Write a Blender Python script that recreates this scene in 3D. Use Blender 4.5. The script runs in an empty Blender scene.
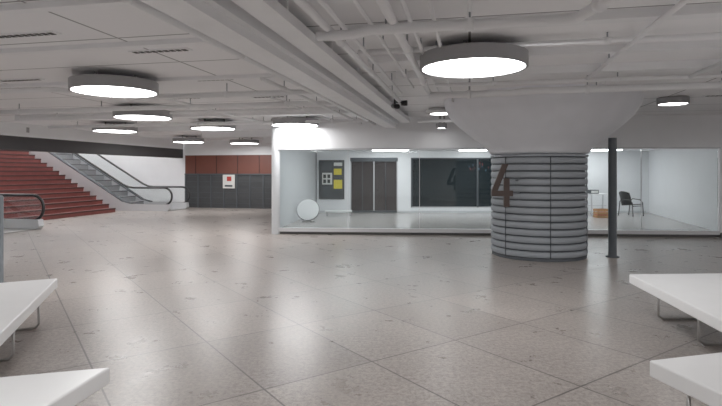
import bpy, math, random
from mathutils import Vector, Matrix
S=bpy.context.scene
# ------------------------------------------------------------ materials
def mat(name,col,rough=.5,metal=0,emit=0,ecol=None,noise=0,nscale=8,bump=0):
    m=bpy.data.materials.new(name); m.use_nodes=True
    nt=m.node_tree; b=nt.nodes['Principled BSDF']
    b.inputs['Base Color'].default_value=(*col,1); b.inputs['Roughness'].default_value=rough
    b.inputs['Metallic'].default_value=metal
    if emit:
        b.inputs['Emission Color'].default_value=(*(ecol or col),1); b.inputs['Emission Strength'].default_value=emit
    if noise:
        g=nt.nodes.new('ShaderNodeNewGeometry')
        n=nt.nodes.new('ShaderNodeTexNoise'); n.inputs['Scale'].default_value=nscale; n.inputs['Detail'].default_value=5
        nt.links.new(g.outputs['Position'],n.inputs['Vector'])
        r=nt.nodes.new('ShaderNodeValToRGB')
        r.color_ramp.elements[0].position=.3; r.color_ramp.elements[1].position=.7
        r.color_ramp.elements[0].color=(*[c*(1-noise) for c in col],1)
        r.color_ramp.elements[1].color=(*[min(1,c*(1+noise)) for c in col],1)
        nt.links.new(n.outputs['Fac'],r.inputs['Fac']); nt.links.new(r.outputs['Color'],b.inputs['Base Color'])
    return m
def glassmat(name,tint=(.93,.96,.96),ior=1.45):
    m=bpy.data.materials.new(name); m.use_nodes=True; nt=m.node_tree; nt.nodes.clear()
    o=nt.nodes.new('ShaderNodeOutputMaterial'); t=nt.nodes.new('ShaderNodeBsdfTransparent'); t.inputs[0].default_value=(*tint,1)
    g=nt.nodes.new('ShaderNodeBsdfGlossy'); g.inputs['Roughness'].default_value=.03
    f=nt.nodes.new('ShaderNodeFresnel'); f.inputs['IOR'].default_value=ior
    mx=nt.nodes.new('ShaderNodeMixShader')
    nt.links.new(f.outputs[0],mx.inputs[0]); nt.links.new(t.outputs[0],mx.inputs[1]); nt.links.new(g.outputs[0],mx.inputs[2])
    nt.links.new(mx.outputs[0],o.inputs[0]); return m
def floormat():
    m=bpy.data.materials.new('granite_tiles'); m.use_nodes=True; nt=m.node_tree; b=nt.nodes['Principled BSDF']
    L=nt.links.new; N=nt.nodes.new
    g=N('ShaderNodeNewGeometry'); mp=N('ShaderNodeMapping'); mp.inputs['Rotation'].default_value=(0,0,math.radians(-124.8))
    mp.inputs['Location'].default_value=(.35,.62,0)
    L(g.outputs['Position'],mp.inputs['Vector'])
    br=N('ShaderNodeTexBrick'); br.offset=0.0
    br.inputs['Scale'].default_value=1; br.inputs['Brick Width'].default_value=1.3; br.inputs['Row Height'].default_value=.98
    br.inputs['Mortar Size'].default_value=.008; br.inputs['Mortar Smooth'].default_value=.2
    br.inputs['Color1'].default_value=(.305,.275,.255,1); br.inputs['Color2'].default_value=(.375,.34,.315,1)
    br.inputs['Mortar'].default_value=(.10,.088,.08,1)
    L(mp.outputs[0],br.inputs['Vector'])
    n=N('ShaderNodeTexNoise'); n.inputs['Scale'].default_value=26; n.inputs['Detail'].default_value=9; n.inputs['Roughness'].default_value=.9
    L(g.outputs['Position'],n.inputs['Vector'])
    r=N('ShaderNodeValToRGB'); r.color_ramp.elements[0].position=.40; r.color_ramp.elements[1].position=.58
    r.color_ramp.elements[0].color=(.50,.48,.47,1); r.color_ramp.elements[1].color=(1.22,1.20,1.19,1)
    L(n.outputs['Fac'],r.inputs['Fac'])
    n2=N('ShaderNodeTexNoise'); n2.inputs['Scale'].default_value=2.2; n2.inputs['Detail'].default_value=6; n2.inputs['Roughness'].default_value=.7
    L(g.outputs['Position'],n2.inputs['Vector'])
    r2=N('ShaderNodeValToRGB'); r2.color_ramp.elements[0].position=.3; r2.color_ramp.elements[1].position=.7
    r2.color_ramp.elements[0].color=(.86,.855,.85,1); r2.color_ramp.elements[1].color=(1.07,1.07,1.07,1)
    L(n2.outputs['Fac'],r2.inputs['Fac'])
    m1=N('ShaderNodeMixRGB'); m1.blend_type='MULTIPLY'; m1.inputs[0].default_value=1
    m2=N('ShaderNodeMixRGB'); m2.blend_type='MULTIPLY'; m2.inputs[0].default_value=1
    L(br.outputs['Color'],m1.inputs[1]); L(r.outputs['Color'],m1.inputs[2]); L(m1.outputs[0],m2.inputs[1]); L(r2.outputs['Color'],m2.inputs[2])
    L(m2.outputs[0],b.inputs['Base Color'])
    rr=N('ShaderNodeMapRange'); rr.inputs['From Min'].default_value=.3; rr.inputs['From Max'].default_value=.7; rr.inputs['To Min'].default_value=.26; rr.inputs['To Max'].default_value=.33
    L(n2.outputs['Fac'],rr.inputs['Value']); L(rr.outputs[0],b.inputs['Roughness']); b.inputs['IOR'].default_value=1.55
    return m
def ceilmat():
    m=bpy.data.materials.new('ceiling_panels'); m.use_nodes=True; nt=m.node_tree; b=nt.nodes['Principled BSDF']
    L=nt.links.new; N=nt.nodes.new
    g=N('ShaderNodeNewGeometry'); mp=N('ShaderNodeMapping'); mp.inputs['Rotation'].default_value=(0,0,math.radians(11.8))
    L(g.outputs['Position'],mp.inputs['Vector'])
    br=N('ShaderNodeTexBrick'); br.offset=0; br.inputs['Scale'].default_value=1
    br.inputs['Brick Width'].default_value=3.6; br.inputs['Row Height'].default_value=1.2
    br.inputs['Mortar Size'].default_value=.014; br.inputs['Mortar Smooth'].default_value=.2
    br.inputs['Color1'].default_value=(.86,.86,.88,1); br.inputs['Color2'].default_value=(.90,.90,.92,1); br.inputs['Mortar'].default_value=(.25,.25,.26,1)
    L(mp.outputs[0],br.inputs['Vector']); L(br.outputs['Color'],b.inputs['Base Color']); b.inputs['Roughness'].default_value=.6
    return m
M={}
M['floor']=floormat(); M['ceil']=ceilmat()
M['white']=mat('white_paint',(.85,.86,.88),.45,noise=.02,nscale=2)
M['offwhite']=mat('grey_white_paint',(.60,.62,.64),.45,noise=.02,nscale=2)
M['pipe']=mat('white_pipe_paint',(.86,.87,.89),.4)
M['beam']=mat('beam_white',(.85,.86,.88),.5,noise=.03,nscale=3)
M['funnel']=mat('funnel_plaster',(.78,.80,.85),.6,noise=.03,nscale=3)
M['grey']=mat('grey_metal',(.29,.315,.345),.48,.1)
M['greyd']=mat('grey_metal_dark',(.075,.085,.095),.5,.2)
M['drum']=mat('lamp_housing',(.33,.33,.34),.45,.2)
M['lamp']=mat('lamp_diffuser',(1,1,1),.5,0,16.5,(1,.99,.985))
M['lampS']=mat('small_lamp_diffuser',(1,1,1),.5,0,12,(1,.99,.985))
M['roomlamp']=mat('shop_light_panel',(1,1,1),.5,0,8.5,(.97,.985,1))
M['stairlamp']=mat('stair_light_panel',(1,1,1),.5,0,24,(1,.99,.98))
M['slot']=mat('slot_black',(.03,.03,.03),.7)
M['solid']=mat('bench_solid_white',(.84,.845,.85),.3,noise=.02,nscale=4)
M['chrome']=mat('brushed_steel',(.42,.41,.40),.3,.9)
M['red']=mat('red_stair_tile',(.19,.042,.034),.5,noise=.15,nscale=3)
M['redd']=mat('red_stair_nosing',(.06,.017,.015),.5)
M['orange']=mat('dark_red_panel',(.15,.045,.03),.45,noise=.1,nscale=1)
M['shutter']=mat('shutter_grey',(.055,.058,.062),.45,.2,noise=.1,nscale=2)
M['black']=mat('black_rubber',(.012,.012,.013),.35)
M['bronze']=mat('dark_bronze_fascia',(.03,.028,.03),.5)
M['copper']=mat('brown_digit',(.05,.03,.024),.35,.1)
M['glass']=glassmat('storefront_glass')
M['eglass']=glassmat('escalator_glass',(.97,.98,.98),ior=1.3)
M['dglass']=mat('dark_shop_glass',(.012,.018,.021),.06)
M['door']=mat('door_glass_dark',(.05,.042,.042),.04)
M['alu']=mat('aluminium_frame',(.62,.63,.65),.4,.35)
M['estep']=mat('escalator_step_grey',(.30,.31,.32),.45,.3)
M['roomfloor']=mat('shop_floor',(.42,.40,.385),.2,noise=.1,nscale=12)
M['board']=mat('notice_board_black',(.05,.055,.06),.4)
M['paper']=mat('paper_white',(.75,.75,.72),.7)
M['yellow']=mat('paper_yellow',(.70,.58,.06),.7)
M['wood']=mat('crate_wood',(.50,.25,.10),.6,noise=.15,nscale=15)
M['redp']=mat('red_plastic',(.5,.04,.03),.4)
M['sill']=mat('platform_edge',(.66,.66,.67),.4)
M['plinth']=mat('plinth_grey',(.09,.088,.085),.5)
M['blue']=mat('reflection_blue',(.05,.15,.25),.5)
M['pink']=mat('garland_reflection_red',(.25,.03,.04),.5)
# ------------------------------------------------------------ builder
class B:
    def __init__(s): s.v=[];s.f=[];s.mi=[];s.ms=[];s.sm=[]
    def m(s,k):
        if k not in s.ms: s.ms.append(k)
        return s.ms.index(k)
    def add(s,vs,fs,k,smooth=False):
        o=len(s.v); s.v+= [tuple(p) for p in vs]; i=s.m(k)
        for f in fs: s.f.append([a+o for a in f]); s.mi.append(i); s.sm.append(smooth)
    def prism(s,poly,z0,z1,k):
        n=len(poly); a=sum(poly[i][0]*poly[(i+1)%n][1]-poly[(i+1)%n][0]*poly[i][1] for i in range(n))
        if a<0: poly=poly[::-1]
        vs=[(x,y,z0) for x,y in poly]+[(x,y,z1) for x,y in poly]
        fs=[list(range(n))[::-1],list(range(n,2*n))]+[[i,(i+1)%n,(i+1)%n+n,i+n] for i in range(n)]
        s.add(vs,fs,k)
    def box(s,x0,x1,y0,y1,z0,z1,k): s.prism([(x0,y0),(x1,y0),(x1,y1),(x0,y1)],z0,z1,k)
    def ext(s,poly3,off,k):
        n=len(poly3); P=[Vector(p) for p in poly3]; O=Vector(off)
        nn=Vector((0,0,0)); c0=P[0]
        for i in range(1,n-1): nn+=(P[i]-c0).cross(P[i+1]-c0)
        if nn.dot(O)>0: P=P[::-1]
        s.add(P+[p+O for p in P],[list(range(n)),list(range(n,2*n))[::-1]]+[[(i+1)%n,i,i+n,(i+1)%n+n] for i in range(n)],k)
    def bar(s,a,b,w,h,k):
        a=Vector(a);b=Vector(b);d=(b-a);p=Vector((-d.y,d.x,0)).normalized()*w/2
        s.ext([a-p,a+p,a+p+Vector((0,0,h)),a-p+Vector((0,0,h))],d,k)
    def lathe(s,prof,c,k,n=64,smooth=True):
        vs=[];fs=[];m=len(prof)
        for i in range(n):
            t=2*math.pi*i/n
            for r,z in prof: vs.append((c[0]+r*math.cos(t),c[1]+r*math.sin(t),z))
        for i in range(n):
            j=(i+1)%n
            for q in range(m-1): fs.append([i*m+q,j*m+q,j*m+q+1,i*m+q+1])
        s.add(vs,fs,k,smooth)
    def disc(s,c,r,z,k,n=64,up=False):
        vs=[(c[0]+r*math.cos(2*math.pi*i/n),c[1]+r*math.sin(2*math.pi*i/n),z) for i in range(n)]
        f=list(range(n)); s.add(vs,[f if up else f[::-1]],k)
    def tube(s,pts,r,k,n=10):
        P=[Vector(p) for p in pts]; vs=[]
        ref=Vector((0,0,1)); prevx=None
        for i,p in enumerate(P):
            if i==0: d=P[1]-P[0]
            elif i==len(P)-1: d=P[-1]-P[-2]
            else: d=(P[i+1]-p).normalized()+(p-P[i-1]).normalized()
            d.normalize()
            if prevx is None:
                x=d.cross(ref)
                if x.length<.01: x=d.cross(Vector((1,0,0)))
            else: x=prevx-d*prevx.dot(d)
            x.normalize(); prevx=x; y=d.cross(x)
            for j in range(n):
                t=2*math.pi*j/n; vs.append(p+x*r*math.cos(t)+y*r*math.sin(t))
        fs=[]
        for i in range(len(P)-1):
            for j in range(n):
                a=i*n+j;b=i*n+(j+1)%n; fs.append([a,b,b+n,a+n])
        fs.append(list(range(n))[::-1]); fs.append([len(P)*n-n+j for j in range(n)])
        s.add(vs,fs,k,True)
    def obj(s,name,bevel=0):
        me=bpy.data.meshes.new(name); me.from_pydata(s.v,[],s.f)
        for k in s.ms: me.materials.append(M[k])
        for p,i,q in zip(me.polygons,s.mi,s.sm): p.material_index=i; p.use_smooth=q
        me.update(); o=bpy.data.objects.new(name,me); S.collection.objects.link(o)
        if bevel:
            md=o.modifiers.new('bevel','BEVEL'); md.width=bevel; md.segments=3; md.limit_method='ANGLE'
        return o
TH=math.radians(11.8)
U=Vector((math.sin(TH),math.cos(TH),0)); V=Vector((math.cos(TH),-math.sin(TH),0)); W=-V
CZ=3.0
def uv(u,v,z=0): p=U*u+V*v; return Vector((p.x,p.y,z))
# ------------------------------------------------------------ shell
b=B(); b.box(-26,14,-9,30,-.15,0,'floor'); b.obj('floor')
fx=lambda y:-8.3-.209*(22-y)
b=B(); b.prism([(fx(-8),-8),(13.2,-8),(13.2,25),(fx(25),25)],CZ,CZ+.2,'ceil'); b.obj('ceiling')
b=B(); b.box(-15,13.2,-8.2,-8,0,CZ,'white'); b.obj('wall_back')
b=B(); b.box(13,13.2,-8,12.3,0,CZ,'white'); b.obj('wall_right')
b=B(); b.ext([(fx(-8),-8,0),(fx(12.2),12.2,0),(fx(12.2),12.2,CZ),(fx(-8),-8,CZ)],W*.2,'white'); b.obj('wall_left')
b=B()
A=Vector((-7.95,23.5,0)); E=Vector((2.0,21.4,0)); d=(E-A)
def wl(t,z): p=A+d*t; return (p.x,p.y,z)
def wallband(z0,z1,k,t0=0,t1=1,off=.2,front=0):
    n=Vector((d.y,-d.x,0)).normalized()*front
    b.ext([Vector(wl(t0,z0))+n,Vector(wl(t1,z0))+n,Vector(wl(t1,z1))+n,Vector(wl(t0,z1))+n],Vector((-d.y,d.x,0)).normalized()*off,k)
wallband(0,1.5,'shutter'); wallband(1.5,2.35,'orange'); wallband(2.35,CZ,'white')
for i in range(17):
    t=i/16*.98; wallband(0,1.5,'greyd',t,t+.006,.03,.03)
for i in range(6): wallband(.2+i*.24,.215+i*.24,'greyd',0,.98,.02,.02)
for i in range(5): wallband(1.5,2.35,'redd',.05+i*.1,.053+i*.1,.03,.02)
wallband(1.47,1.53,'greyd',0,.98,.05,.05)
b.obj('wall_far')
b=B(); n=Vector((d.y,-d.x,0)).normalized()
q=lambda t,z,f: Vector(wl(t,z))+n*f
b.ext([q(.185,.88,.07),q(.24,.88,.07),q(.24,1.48,.07),q(.185,1.48,.07)],-n*.045,'paper')
b.ext([q(.205,1.2,.085),q(.225,1.2,.085),q(.225,1.4,.085),q(.205,1.4,.085)],-n*.02,'redp')
b.ext([q(.195,.95,.085),q(.23,.95,.085),q(.23,1.03,.085),q(.195,1.03,.085)],-n*.02,'greyd')
b.obj('wall_notice_sign')
# stairwell
b=B(); P=Vector((-7.95,23.5,0)); b.ext([P,P+W*14,P+W*14+Vector((0,0,6)),P+Vector((0,0,6))],U*.2,'white'); b.obj('wall_stairwell_far')
b=B(); P2=Vector((fx(12.2),12.2,0)); b.ext([P2,P2+W*14,P2+W*14+Vector((0,0,6)),P2+Vector((0,0,6))],-U*.2,'white'); b.obj('wall_stairwell_near')
b=B(); b.ext([P+W*13.8,P2+W*13.8,P2+W*13.8+Vector((0,0,6)),P+W*13.8+Vector((0,0,6))],W*.2,'white'); b.obj('wall_stairwell_end')
b=B(); c=[P+V*.2,P2+V*.2,P2+W*14,P+W*14]; b.prism([(p.x,p.y) for p in c],6,6.2,'white'); b.obj('ceiling_stairwell')
b=B(); F0=Vector((fx(12.2),12.2,0)); F1=Vector((fx(23.4),23.4,0))
b.ext([F0+Vector((0,0,2.22)),F1+Vector((0,0,2.22)),F1+Vector((0,0,2.62)),F0+Vector((0,0,2.62))],W*.3,'bronze')
b.ext([F0+Vector((0,0,2.62)),F1+Vector((0,0,2.62)),F1+Vector((0,0,6)),F0+Vector((0,0,6))],W*.2,'white')
b.obj('wall_stair_header')
for i in range(3):
    for uo in (1.3,6.5):
        p=P+W*(1.6+i*3.4)-U*uo
        b=B(); b.bar(p+Vector((0,0,5.9)),p+W*2.2+Vector((0,0,5.9)),.5,.1,'stairlamp'); b.obj('stairwell_ceiling_light')
# stairs
b=B(); s0=Vector((-10.95,15.2,0)); s1=s0+U*5.65
N=26; rz=.165; tr=.29
for i in range(N):
    a=s0+W*(i*tr); e=s1+W*(i*tr); h=(i+1)*rz
    b.ext([a,e,e+Vector((0,0,h)),a+Vector((0,0,h))],W*tr,'red')
    z=Vector((0,0,h-.05))
    b.ext([a-W*.02+z,e-W*.02+z,e-W*.02+z+Vector((0,0,.055)),a-W*.02+z+Vector((0,0,.055))],W*.06,'redd')
a=s0+W*(N*tr); e=s1+W*(N*tr); h=N*rz
b.ext([a,e,e+Vector((0,0,h)),a+Vector((0,0,h))],W*4,'red')
b.obj('red_staircase')
# escalators
def escalator(o,width,name='escalator'):
    o=Vector(o); ang=math.radians(30); Z=Vector((0,0,1)); flat=1.7; run=9.0
    b=B()
    def P(s,t,z): return o+W*s+U*t+Z*z
    up=run*math.tan(ang)
    for t in (0.0,width):
        pts=[P(flat+.2,t,.25),P(.25,t,.25)]
        pts+=[P(.3,t,.6)+W*(-.35*math.sin(x))+Z*(-.35*math.cos(x)) for x in [math.pi*i/12 for i in range(1,12)]]
        pts+=[P(.3,t,.95),P(flat,t,.95),P(flat+.25,t,.98),P(flat+.5,t,1.08),P(flat+.5+run,t,1.08+up)]
        b.tube(pts,.042,'black',10)
        poly=[P(.05,t-.006,.3),P(.0,t-.006,.6),P(.08,t-.006,.85),P(.3,t-.006,.91),P(flat,t-.006,.91),P(flat+.5,t-.006,1.03),P(flat+.5+run,t-.006,1.03+up),P(flat+.5+run,t-.006,.35+up),P(flat+.5,t-.006,.35),P(flat+.1,t-.006,.28)]
        b.ext(poly,U*.012,'eglass')
        w=.09
        poly=[P(.12,t-w,0),P(.02,t-w,.1),P(.05,t-w,.28),P(flat+.1,t-w,.28),P(flat+.5,t-w,.37),P(flat+.5+run,t-w,.37+up),P(flat+.5+run,t-w,-.25+up),P(flat+.9,t-w,0)]
        b.ext(poly,U*2*w,'alu')
        poly=[P(flat+.1,t-w-.01,.29),P(flat+.5,t-w-.01,.38),P(flat+.5+run,t-w-.01,.38+up),P(flat+.5+run,t-w-.01,.41+up),P(flat+.5,t-w-.01,.41),P(flat+.1,t-w-.01,.32)]
        b.ext(poly,U*(2*w+.02),'greyd')
    b.ext([P(.1,.1,.0),P(.1,width-.1,.0),P(.1,width-.1,.02),P(.1,.1,.02)],W*1.2,'chrome')
    for i in range(22):
        s=1.3+i*.4; hz=max(0,(s-flat+.1))*math.tan(ang)+.03
        b.ext([P(s,.1,max(0,hz-.4)),P(s,width-.1,max(0,hz-.4)),P(s,width-.1,hz),P(s,.1,hz)],W*.41,'estep')
        b.ext([P(s-.01,.1,hz-.03),P(s-.01,width-.1,hz-.03),P(s-.01,width-.1,hz+.004),P(s-.01,.1,hz+.004)],W*.03,'yellow' if i<1 else 'greyd')
    b.obj(name)
escalator((-7.75,21.2,0),1.35)
escalator((-9.15,13.15,0),1.35)
# ------------------------------------------------------------ ceiling structure
b=B()
b.bar(uv(2.2,-1.97,2.80),uv(13.4,-1.97,2.80),.42,.20,'beam')
b.bar(uv(2.2,-1.97,2.72),uv(13.4,-1.97,2.72),.28,.08,'beam')
b.obj('ceiling_beam')
b=B()
b.bar(uv(2.2,-1.55,2.82),uv(12.8,-1.55,2.82),.20,.03,'beam')
b.bar(uv(2.2,-1.655,2.82),uv(12.8,-1.655,2.82),.012,.09,'beam'); b.bar(uv(2.2,-1.445,2.82),uv(12.8,-1.445,2.82),.012,.09,'beam')
for i in range(8): b.bar(uv(2.6+i*1.4,-1.66,2.86),uv(2.6+i*1.4,-1.44,2.86),.03,.135,'beam')
b.obj('ceiling_cable_tray')
def pipe(pts,r,k='pipe',step=1.6):
    b=B(); b.tube(pts,r,k)
    P=[Vector(p) for p in pts]
    for a,c in zip(P[:-1],P[1:]):
        L=(c-a).length
        if L<.6: continue
        n=max(1,int(L/step))
        for i in range(n):
            p=a+(c-a)*((i+.5)/n)
            b.tube([(p.x,p.y,p.z),(p.x,p.y,CZ)],.008,'grey',6)
            dd=(c-a).normalized(); b.tube([p-dd*.03,p+dd*.03],r*1.3,k)
    b.obj('ceiling_pipe')
for v,z,r,u0,u1 in [(-1.2,2.84,.035,2.3,9.0),(-1.08,2.87,.022,2.3,8.3),(-.62,2.84,.04,2.3,8.2),(-.5,2.9,.02,2.3,8.6),(-2.35,2.82,.03,2.3,13.4),(-2.5,2.88,.018,2.3,13),(-2.7,2.84,.028,6.5,13.2),(-3.4,2.9,.022,8.6,16),(-.3,2.91,.018,3,10),(-.85,2.9,.018,2.3,8),(1.9,2.9,.02,8.05,9),(-5.2,2.88,.025,6.6,13)]:
    pipe([uv(u0,v,z),uv(u1,v,z)],r)
pipe([uv(8.2,-.62,2.8),uv(8.2,.6,2.8),uv(8.05,.8,2.8),uv(8.05,9.5,2.8)],.05)
pipe([uv(7.75,-.5,2.88),uv(7.75,9.5,2.88)],.028)
pipe([uv(4.35,-1.3,2.78),uv(4.35,-.95,2.78),uv(4.25,-.8,2.78),uv(4.25,.8,2.78),uv(3.6,1.0,2.78),uv(2.4,1.0,2.78)],.042)
pipe([uv(4.7,-1.3,2.9),uv(4.7,-.2,2.9),uv(4.5,0,2.9),uv(2.4,0,2.9)],.022)
pipe([uv(6.6,-9,2.82),uv(6.6,-6.0,2.82),uv(7.6,-5.2,2.82),uv(7.6,-2.3,2.82)],.04)
pipe([uv(9.0,-10,2.84),uv(9.0,-2.3,2.84)],.045)
pipe([uv(10.0,-10,2.86),uv(10.0,-2.3,2.86)],.03)
pipe([uv(11.9,-11,2.8),uv(11.9,-2.3,2.8)],.04)
pipe([uv(10.9,-.9,2.86),uv(10.9,1.0,2.86)],.035)
pipe([uv(12.3,-1.2,2.8),uv(12.3,1.6,2.8)],.04)
pipe([uv(5.6,-1.2,2.92),uv(5.6,9,2.92)],.025)
pipe([uv(6.9,5.2,2.86),uv(11,5.2,2.86)],.04)
pipe([uv(6.9,6.4,2.86),uv(11,6.4,2.86)],.04)
pipe([uv(3.0,1.6,2.9),uv(7.75,1.6,2.9)],.025)
pipe([uv(3.4,2.9,2.88),uv(7.75,2.9,2.88)],.03)
pipe([uv(3.4,3.05,2.9),uv(6.4,3.05,2.9),uv(6.6,3.3,2.9),uv(6.6,9,2.9)],.02)
for u,v0,v1,w,h in [(11.0,-11,-2.25,.35,.14),(13.9,-10,-2.25,.3,.2),(16.5,-9,-2.5,.3,.22),(19.5,-8,-2.5,.3,.25),(4.9,-1.2,9,.14,.08),(3.9,-1.2,9,.10,.08),(10.9,5.2,10,.4,.16),(7.25,-1.0,10,.12,.1),(6.2,-1.2,10,.10,.08),(7.0,-9,-2.3,.1,.05),(5.0,-7,-2.3,.1,.05),(3.7,-5,-2.3,.1,.05)]:
    b=B(); b.bar(uv(u,v0,CZ-h),uv(u,v1,CZ-h),w,h,'beam'); b.obj('ceiling_rib')
def vent(x0,x1,y):
    b=B(); a=Vector((x0,y,CZ-.012)); L=(x1-x0)
    b.bar(a-V*.03,a+V*(L+.03),.11,.012,'beam')
    n=max(4,int(L/.075))
    for i in range(n):
        c=a+V*(L*(i+.12)/n); b.bar(c-Vector((0,0,.004)),c+V*(L/n*.72)-Vector((0,0,.004)),.075,.006,'slot')
    b.obj('ceiling_vent_grille')
for x0,x1,y in [(-3.75,-3.05,5.35),(-2.65,-1.95,6.05),(-2.5,-1.9,7.9),(-5.5,-4.8,7.95),(-2.0,-1.4,9.7),(-6.2,-5.2,8.7),(-3.8,-3.0,9.9),(3.6,4.3,7.95),(-.6,0.0,7.5),(6.3,7.2,9.5)]:
    vent(x0,x1,y)
# ------------------------------------------------------------ lamps
def lamp(x,y,r=.59,zb=2.75,h=.15,k='lamp'):
    b=B(); c=(x,y)
    b.lathe([(r-.03,zb+.012),(r-.03,zb),(r,zb),(r,zb+h),(0.001,zb+h)],c,'drum',72,False)
    b.disc(c,r-.03,zb+.008,k)
    for a in (0,2.1,4.2):
        b.tube([(x+r*.5*math.cos(a),y+r*.5*math.sin(a),zb+h-.01),(x+r*.5*math.cos(a),y+r*.5*math.sin(a),CZ)],.02,'drum',8)
    b.obj('round_ceiling_lamp')
for x,y in [(1.25,5.8),(-3.55,7.5),(-4.65,11.1),(-7.0,14.8),(-3.95,13.9),(-1.64,12.9),(-10.3,15.3),(-6.7,20.2),(-4.75,21.2),
            (-5.6,3.2),(-1.2,1.0),(5.6,3.6),(4.2,-.5),(-4.5,-2.2),(.6,-4.0),(5.5,-5.0),(9.5,1.0),(10.2,6.5),(-9,4.5),(-10,-2)]:
    lamp(x,y)
for x,y in [(1.75,11.4),(5.85,9.75),(10.3,10.2)]:
    lamp(x,y,.27,2.87,.12,'lampS')
lamp(1.95,12.6,.13,2.66,.12,'lampS')
b=B(); p=uv(9.3,-1.32,0)
b.tube([(p.x,p.y,CZ),(p.x,p.y,2.8)],.02,'black'); b.tube([(p.x-.02,p.y+.08,2.8),(p.x+.04,p.y-.16,2.76)],.045,'black',14)
b.tube([(p.x+.12,p.y,2.84),(p.x+.22,p.y-.03,2.84)],.05,'black',14); b.tube([(p.x,p.y,2.86),(p.x+.15,p.y,2.86)],.015,'black')
b.obj('security_camera')
# ------------------------------------------------------------ column
cx,cy=3.44,10.1
b=B()
n=14; z0=.06; z1=1.89; hh=(z1-z0)/n
for i in range(n):
    za=z0+i*hh
    b.lathe([(.858,za),(.884,za+hh*.08),(.89,za+hh*.4),(.884,za+hh*.74),(.858,za+hh*.82)],(cx,cy),'grey',96,False)
    b.lathe([(.858,za+hh*.82),(.845,za+hh*.84),(.845,za+hh*.98),(.858,za+hh)],(cx,cy),'greyd',96,False)
b.lathe([(.80,0),(.87,0),(.87,.055),(.80,.06)],(cx,cy),'greyd',96,False)
b.lathe([(.80,1.885),(.90,1.885),(.90,1.92),(.5,1.925)],(cx,cy),'grey',96,False)
for a in (-1.66,-2.6,-.6):
    x=cx+.885*math.cos(a); y=cy+.885*math.sin(a); b.tube([(x,y,.06),(x,y,1.9)],.010,'greyd',8)
b.obj('ribbed_column_cladding')
b=B()
fp=[(.80,1.925),(.90,1.95),(.93,1.99),(1.0,2.07),(1.15,2.20),(1.33,2.34),(1.52,2.50),(1.66,2.64),(1.75,2.78),(1.80,2.92),(1.81,CZ)]
b.lathe(fp,(cx,cy),'funnel',96); b.obj('column_capital')
b=B(); sx,sy=2.5,9.2
def dp(pts,o=0): b.ext([(sx+x*.01,sy+o,z*.01) for x,z in pts],(0,.05,0),'copper')
dp([(0,174),(11,174),(-8,127),(-19,127)])
dp([(-19,117),(19,117),(19,127),(-19,127)],-.004)
dp([(3,98),(13,98),(13,149),(3,149)],-.002)
b.tube([(sx+.1,sy+.03,1.22),(sx+.37,sy+.24,1.22)],.015,'grey'); b.tube([(sx+.08,sy+.03,1.45),(sx+.37,sy+.26,1.45)],.015,'grey')
b.obj('number_four_sign')
b=B(); b.lathe([(.12,0),(.12,.02),(.075,.03),(.075,2.24)],(4.73,9.78),'greyd',32); b.obj('steel_pole')
# ------------------------------------------------------------ glass storefront room
GL=Vector((-2.15,13.45,0)); GR=Vector((8.75,12.75,0))
BL=(-1.62,18.8); BR=(10.4,18.8)
b=B(); b.prism([(GL.x,GL.y),(GR.x,GR.y),BR,BL],.0,.13,'roomfloor')
b.ext([GL+Vector((0,-.02,.0)),GR+Vector((0,-.02,.0)),GR+Vector((0,-.02,.07)),GL+Vector((0,-.02,.07))],(0,.02,0),'plinth')
b.ext([GL+Vector((-.05,-.08,.07)),GR+Vector((0,-.08,.07)),GR+Vector((0,-.08,.16)),GL+Vector((-.05,-.08,.16))],(0,.16,0),'sill')
b.obj('floor_platform')
b=B(); b.prism([(GL.x,GL.y),(GR.x,GR.y),BR,BL],2.36,2.42,'white'); b.obj('ceiling_showroom')
b=B(); b.ext([GL+Vector((-.1,-.08,2.2)),GR+Vector((0,-.08,2.2)),GR+Vector((0,-.08,CZ)),GL+Vector((-.1,-.08,CZ))],(0,.2,0),'white')
b.ext([GL+Vector((-.1,-.1,2.17)),GR+Vector((0,-.1,2.17)),GR+Vector((0,-.1,2.21)),GL+Vector((-.1,-.1,2.21))],(0,.14,0),'alu')
b.obj('wall_fascia')
dG=GR-GL
for i in range(6):
    t0=i/6+.0008; t1=(i+1)/6-.0008
    a=GL+dG*t0; e=GL+dG*t1
    b=B(); b.ext([a+Vector((0,-.006,.16)),e+Vector((0,-.006,.16)),e+Vector((0,-.006,2.18)),a+Vector((0,-.006,2.18))],(0,.012,0),'glass')
    if i: b.box(a.x-.010,a.x+.0,a.y-.01,a.y+.01,.16,2.18,'alu')
    b.obj('window_%d'%(i+1))
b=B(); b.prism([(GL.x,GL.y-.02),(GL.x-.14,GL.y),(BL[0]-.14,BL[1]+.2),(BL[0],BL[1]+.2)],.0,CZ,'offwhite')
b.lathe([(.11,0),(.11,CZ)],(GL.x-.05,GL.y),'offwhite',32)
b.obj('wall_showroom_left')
b=B(); b.prism([(GR.x,GR.y-.08),(BR[0],BR[1]),(BR[0]+.2,BR[1]),(13.2,12.3),(13.0,12.1)],0,CZ,'white')
b.ext([(GR.x,GR.y-.12,0),(13,12.05,0),(13,12.05,.12),(GR.x,GR.y-.12,.12)],(0,.1,0),'plinth')
for t in (.33,.66):
    x=GR.x+(13-GR.x)*t; y=GR.y-.1+(12.1-GR.y+.02)*t
    b.box(x-.008,x+.008,y-.01,y+.04,.12,2.2,'alu')
b.obj('wall_showroom_right')
yb=18.8
DX0,DX1,WX0,WX1=-.40,1.34,1.80,6.6
for i,(x0,x1,za,zb) in enumerate([(-1.6,DX0,.13,2.36),(DX1,WX0,.13,2.36),(WX1,10.4,.13,2.36),(DX0,DX1,2.12,2.36),(WX0,WX1,2.12,2.36),(WX0,WX1,.13,.30)]):
    b=B(); b.box(x0,x1,yb,yb+.2,za,zb,'white'); b.obj('wall_showroom_back_%d'%(i+1))
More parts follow.
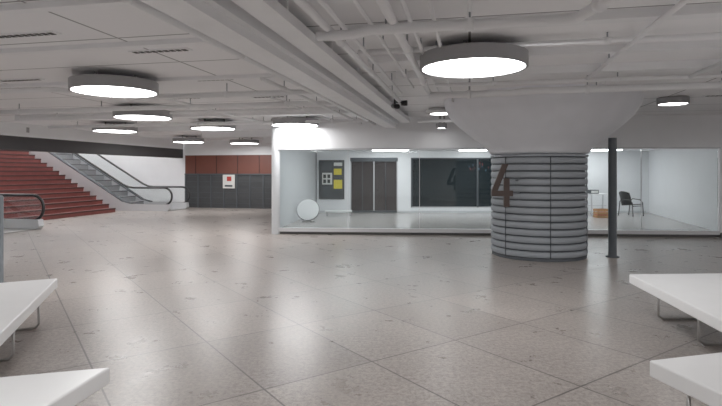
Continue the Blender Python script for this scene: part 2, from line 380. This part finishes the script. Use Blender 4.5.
b=B(); b.box(-1.6,10.4,yb+.25,yb+.3,0,CZ,'white'); b.obj('wall_behind_showroom')
b=B()
b.box(DX0+.04,DX1-.04,yb+.1,yb+.13,.14,2.06,'door')
for x in (DX0+.005,DX1-.045): b.box(x,x+.04,yb+.01,yb+.12,.14,2.1,'alu')
b.box((DX0+DX1)/2-.02,(DX0+DX1)/2+.02,yb+.05,yb+.12,.14,2.1,'alu')
b.box(DX0+.005,DX1-.005,yb+.005,yb+.1,1.98,2.115,'greyd'); b.box(DX0+.005,DX1-.005,yb+.02,yb+.12,.14,.2,'greyd')
for x in (DX0+.44,DX0+1.28): b.box(x,x+.022,yb+.06,yb+.12,.14,2.06,'greyd')
b.obj('door_1')
b=B()
b.box(WX0+.01,WX1-.01,yb+.1,yb+.13,.31,2.11,'dglass')
for x in (WX0+.01,WX1-.06,(WX0+WX1)/2): b.box(x,x+.05,yb+.01,yb+.11,.31,2.11,'greyd')
b.box(WX0+.01,WX1-.01,yb+.01,yb+.1,.305,.34,'alu'); b.box(WX0+.01,WX1-.01,yb+.01,yb+.1,2.07,2.115,'greyd')
random.seed(4)
for i in range(30):  # coloured flecks painted in as the garland's reflection on the dark glass
    x=random.uniform(3.9,5.6); z=1.98-.25*random.random()-.2*abs(math.sin(x*2.2)); w=random.uniform(.02,.05)
    b.ext([(x,yb+.092,z),(x+w,yb+.092,z),(x+w/2,yb+.092,z-.08)],(0,.006,0),random.choice(['pink','pink','blue','redd','redd']))
b.obj('window_7')
b=B(); b.box(-1.5,DX0-.01,yb-.02,yb-.002,.13,.2,'alu'); b.box(DX1+.01,10.3,yb-.02,yb-.002,.13,.2,'alu'); b.obj('baseboard_back')
b=B(); b.box(-1.52,-.60,yb-.055,yb-.005,.62,2.03,'board')
for x,z,w,h,k in [(-1.4,1.15,.36,.42,'paper'),(-.98,1.5,.28,.22,'yellow'),(-.98,1.0,.3,.32,'yellow'),(-1.42,1.68,.36,.25,'greyd'),(-1.4,.75,.3,.3,'greyd'),(-.98,1.82,.3,.12,'paper')]:
    b.box(x,x+w,yb-.065,yb-.055,z,z+h,k)
for x,z in [(-1.36,1.2),(-1.21,1.2),(-1.36,1.38),(-1.21,1.38)]: b.box(x,x+.1,yb-.07,yb-.065,z,z+.13,'slot')
b.obj('notice_board')
for x,y in [(-.6,14.3),(-.2,15.9),(2.2,15.9),(4.6,15.9),(7.0,15.9),(1,17.8),(4,17.8),(8.2,17.8)]:  # first panel is an added light, put in to brighten the flip-top table
    b=B(); b.box(x-.6,x+.6,y-.3,y+.3,2.33,2.36,'roomlamp'); b.obj('showroom_ceiling_panel_light')
# flip-top table
b=B(); tx,ty=-1.55,15.2
b.tube([(tx,ty+.06,.15),(tx,ty+.06,.55)],.025,'chrome')
for a in range(4):
    t=a*math.pi/2+.6; b.tube([(tx,ty+.06,.17),(tx+.22*math.cos(t),ty+.06+.22*math.sin(t),.145)],.015,'chrome',8)
R=Matrix.Rotation(math.radians(66),4,'X')
def ring(r,zz,n=48):
    o=[]
    for i in range(n):
        p=R@Vector((r*math.cos(2*math.pi*i/n),r*math.sin(2*math.pi*i/n),zz)); o.append((tx+p.x,ty+p.y,.5+p.z))
    return o
n=48
side=[[i,(i+1)%n,(i+1)%n+n,i+n] for i in range(n)]
b.add(ring(.335,-.018)+ring(.335,.004),[list(range(n))[::-1],list(range(n,2*n))]+side,'greyd')
b.add(ring(.322,.004)+ring(.322,.014),[list(range(n))[::-1],list(range(n,2*n))]+side,'solid'); b.obj('flip_top_table')
b=B(); b.box(-1.2,-.3,17.2,17.55,.28,.31,'solid')
for x in(-1.15,-.38):
    for y in (17.23,17.49): b.box(x,x+.03,y,y+.03,.13,.28,'chrome')
b.obj('low_white_shelf')
b=B(); tx,ty=8.0,17.6
b.box(tx-.35,tx+.35,ty-.3,ty+.3,.84,.87,'solid')
for x in (-.32,.29):
    for y in (-.27,.24): b.box(tx+x,tx+x+.03,ty+y,ty+y+.03,.13,.84,'alu')
b.box(tx-.32,tx+.3,ty-.02,ty+.02,.45,.47,'alu'); b.obj('white_table')
b=B(); b.box(tx-.3,tx-.02,ty-.15,ty+.1,.87,1.0,'greyd'); b.box(tx-.27,tx-.05,ty-.16,ty-.15,.9,.97,'paper'); b.obj('desk_printer')
b=B()
for z in (.14,.24,.34): b.box(7.55,7.95,16.6,16.62,z,z+.07,'wood'); b.box(7.55,7.95,16.9,16.92,z,z+.07,'wood'); b.box(7.55,7.57,16.62,16.9,z,z+.07,'wood'); b.box(7.93,7.95,16.62,16.9,z,z+.07,'wood')
for x in (7.57,7.91):
    for y in (16.62,16.88): b.box(x,x+.02,y,y+.02,.13,.41,'wood')
b.box(7.57,7.93,16.64,16.88,.13,.3,'redp'); b.obj('wooden_crate')
b=B(); hx,hy=9.0,17.3
rot=Matrix.Rotation(math.radians(25),3,'Z')
def H(x,y,z): p=rot@Vector((x,y,0)); return (hx+p.x,hy+p.y,z)
for sx_ in (-.25,.25):
    b.tube([H(sx_,-.25,.14),H(sx_,-.22,.58),H(sx_,-.12,.68),H(sx_,.15,.7),H(sx_,.24,.62),H(sx_,.3,.14)],.016,'black',8)
b.tube([H(-.25,-.23,.48),H(.25,-.23,.48)],.014,'black',8)
b.ext([H(-.24,-.24,.52),H(.24,-.24,.52),H(.22,.2,.48),H(-.22,.2,.48)],(0,0,.03),'black')
vs=[]
for off in (.05,.07):
    for i in range(9):
        t=-1+i/4
        for z,y in ((.5,.2),(.75,.26),(.95,.31)): vs.append(H(.25*t,y+off-.09*t*t,z-.06*t*t*(z>.9)))
fs=[]
for i in range(8):
    for j in range(2):
        a=i*3+j; fs.append([a,a+3,a+4,a+1]); fs.append([a+27,a+28,a+31,a+30])
b.add(vs,fs,'black'); b.obj('black_armchair')
# ------------------------------------------------------------ benches
def bench(c,name='white_bench'):
    b=B(); b.prism(c,.35,.45,'solid'); o=b.obj(name,.012)
    P=[Vector((x,y,0)) for x,y in c]
    l=B()
    def ins(t,s):
        a=P[0].lerp(P[1],t); d_=P[3].lerp(P[2],t); return a.lerp(d_,s)
    for t in (.12,.5,.88) if (P[0]-P[1]).length>1.5 else (.2,.8):
        a=ins(t,.12); e=ins(t,.88); z=Vector((0,0,1))
        l.tube([a+z*.352,a+z*.05,a.lerp(e,.04)+z*.014,a.lerp(e,.96)+z*.014,e+z*.05,e+z*.352],.013,'chrome',8)
    lo=l.obj('legs'); lo.parent=o
bench([(3.02,5.86),(2.76,3.7),(4.6,3.72),(4.85,5.95)])
bench([(1.76,3.18),(1.93,2.45),(3.0,2.6),(2.95,3.5)])
bench([(-3.29,5.64),(-2.42,3.3),(-3.3,2.95),(-4.15,5.2)])
bench([(-1.48,3.07),(-1.58,2.35),(-3.1,2.0),(-3.0,2.66)])
b=B(); px,py=-5.14,7.4
for xx in (px,px-1.0): b.lathe([(.09,0),(.09,.02),(.045,.03),(.045,1.24),(.03,1.27),(.001,1.28)],(xx,py),'greyd',24)
b.box(px-.9,px-.05,py-.01,py+.01,.15,1.15,'glass'); b.tube([(px,py,1.18),(px-1.0,py,1.18)],.022,'greyd')
b.obj('glass_barrier_gate')
# ------------------------------------------------------------ world, camera
w=bpy.data.worlds.new('world'); S.world=w; w.use_nodes=True
w.node_tree.nodes['Background'].inputs[0].default_value=(.5,.5,.52,1); w.node_tree.nodes['Background'].inputs[1].default_value=.3
cam=bpy.data.cameras.new('camera'); co=bpy.data.objects.new('camera',cam); S.collection.objects.link(co)
co.location=(0,0,1.6); co.rotation_euler=(math.radians(90),0,0)
cam.sensor_width=36; cam.lens=36*520/722; cam.shift_y=-31/722
S.camera=co
S.view_settings.view_transform='Standard'
S.view_settings.gamma=1.18
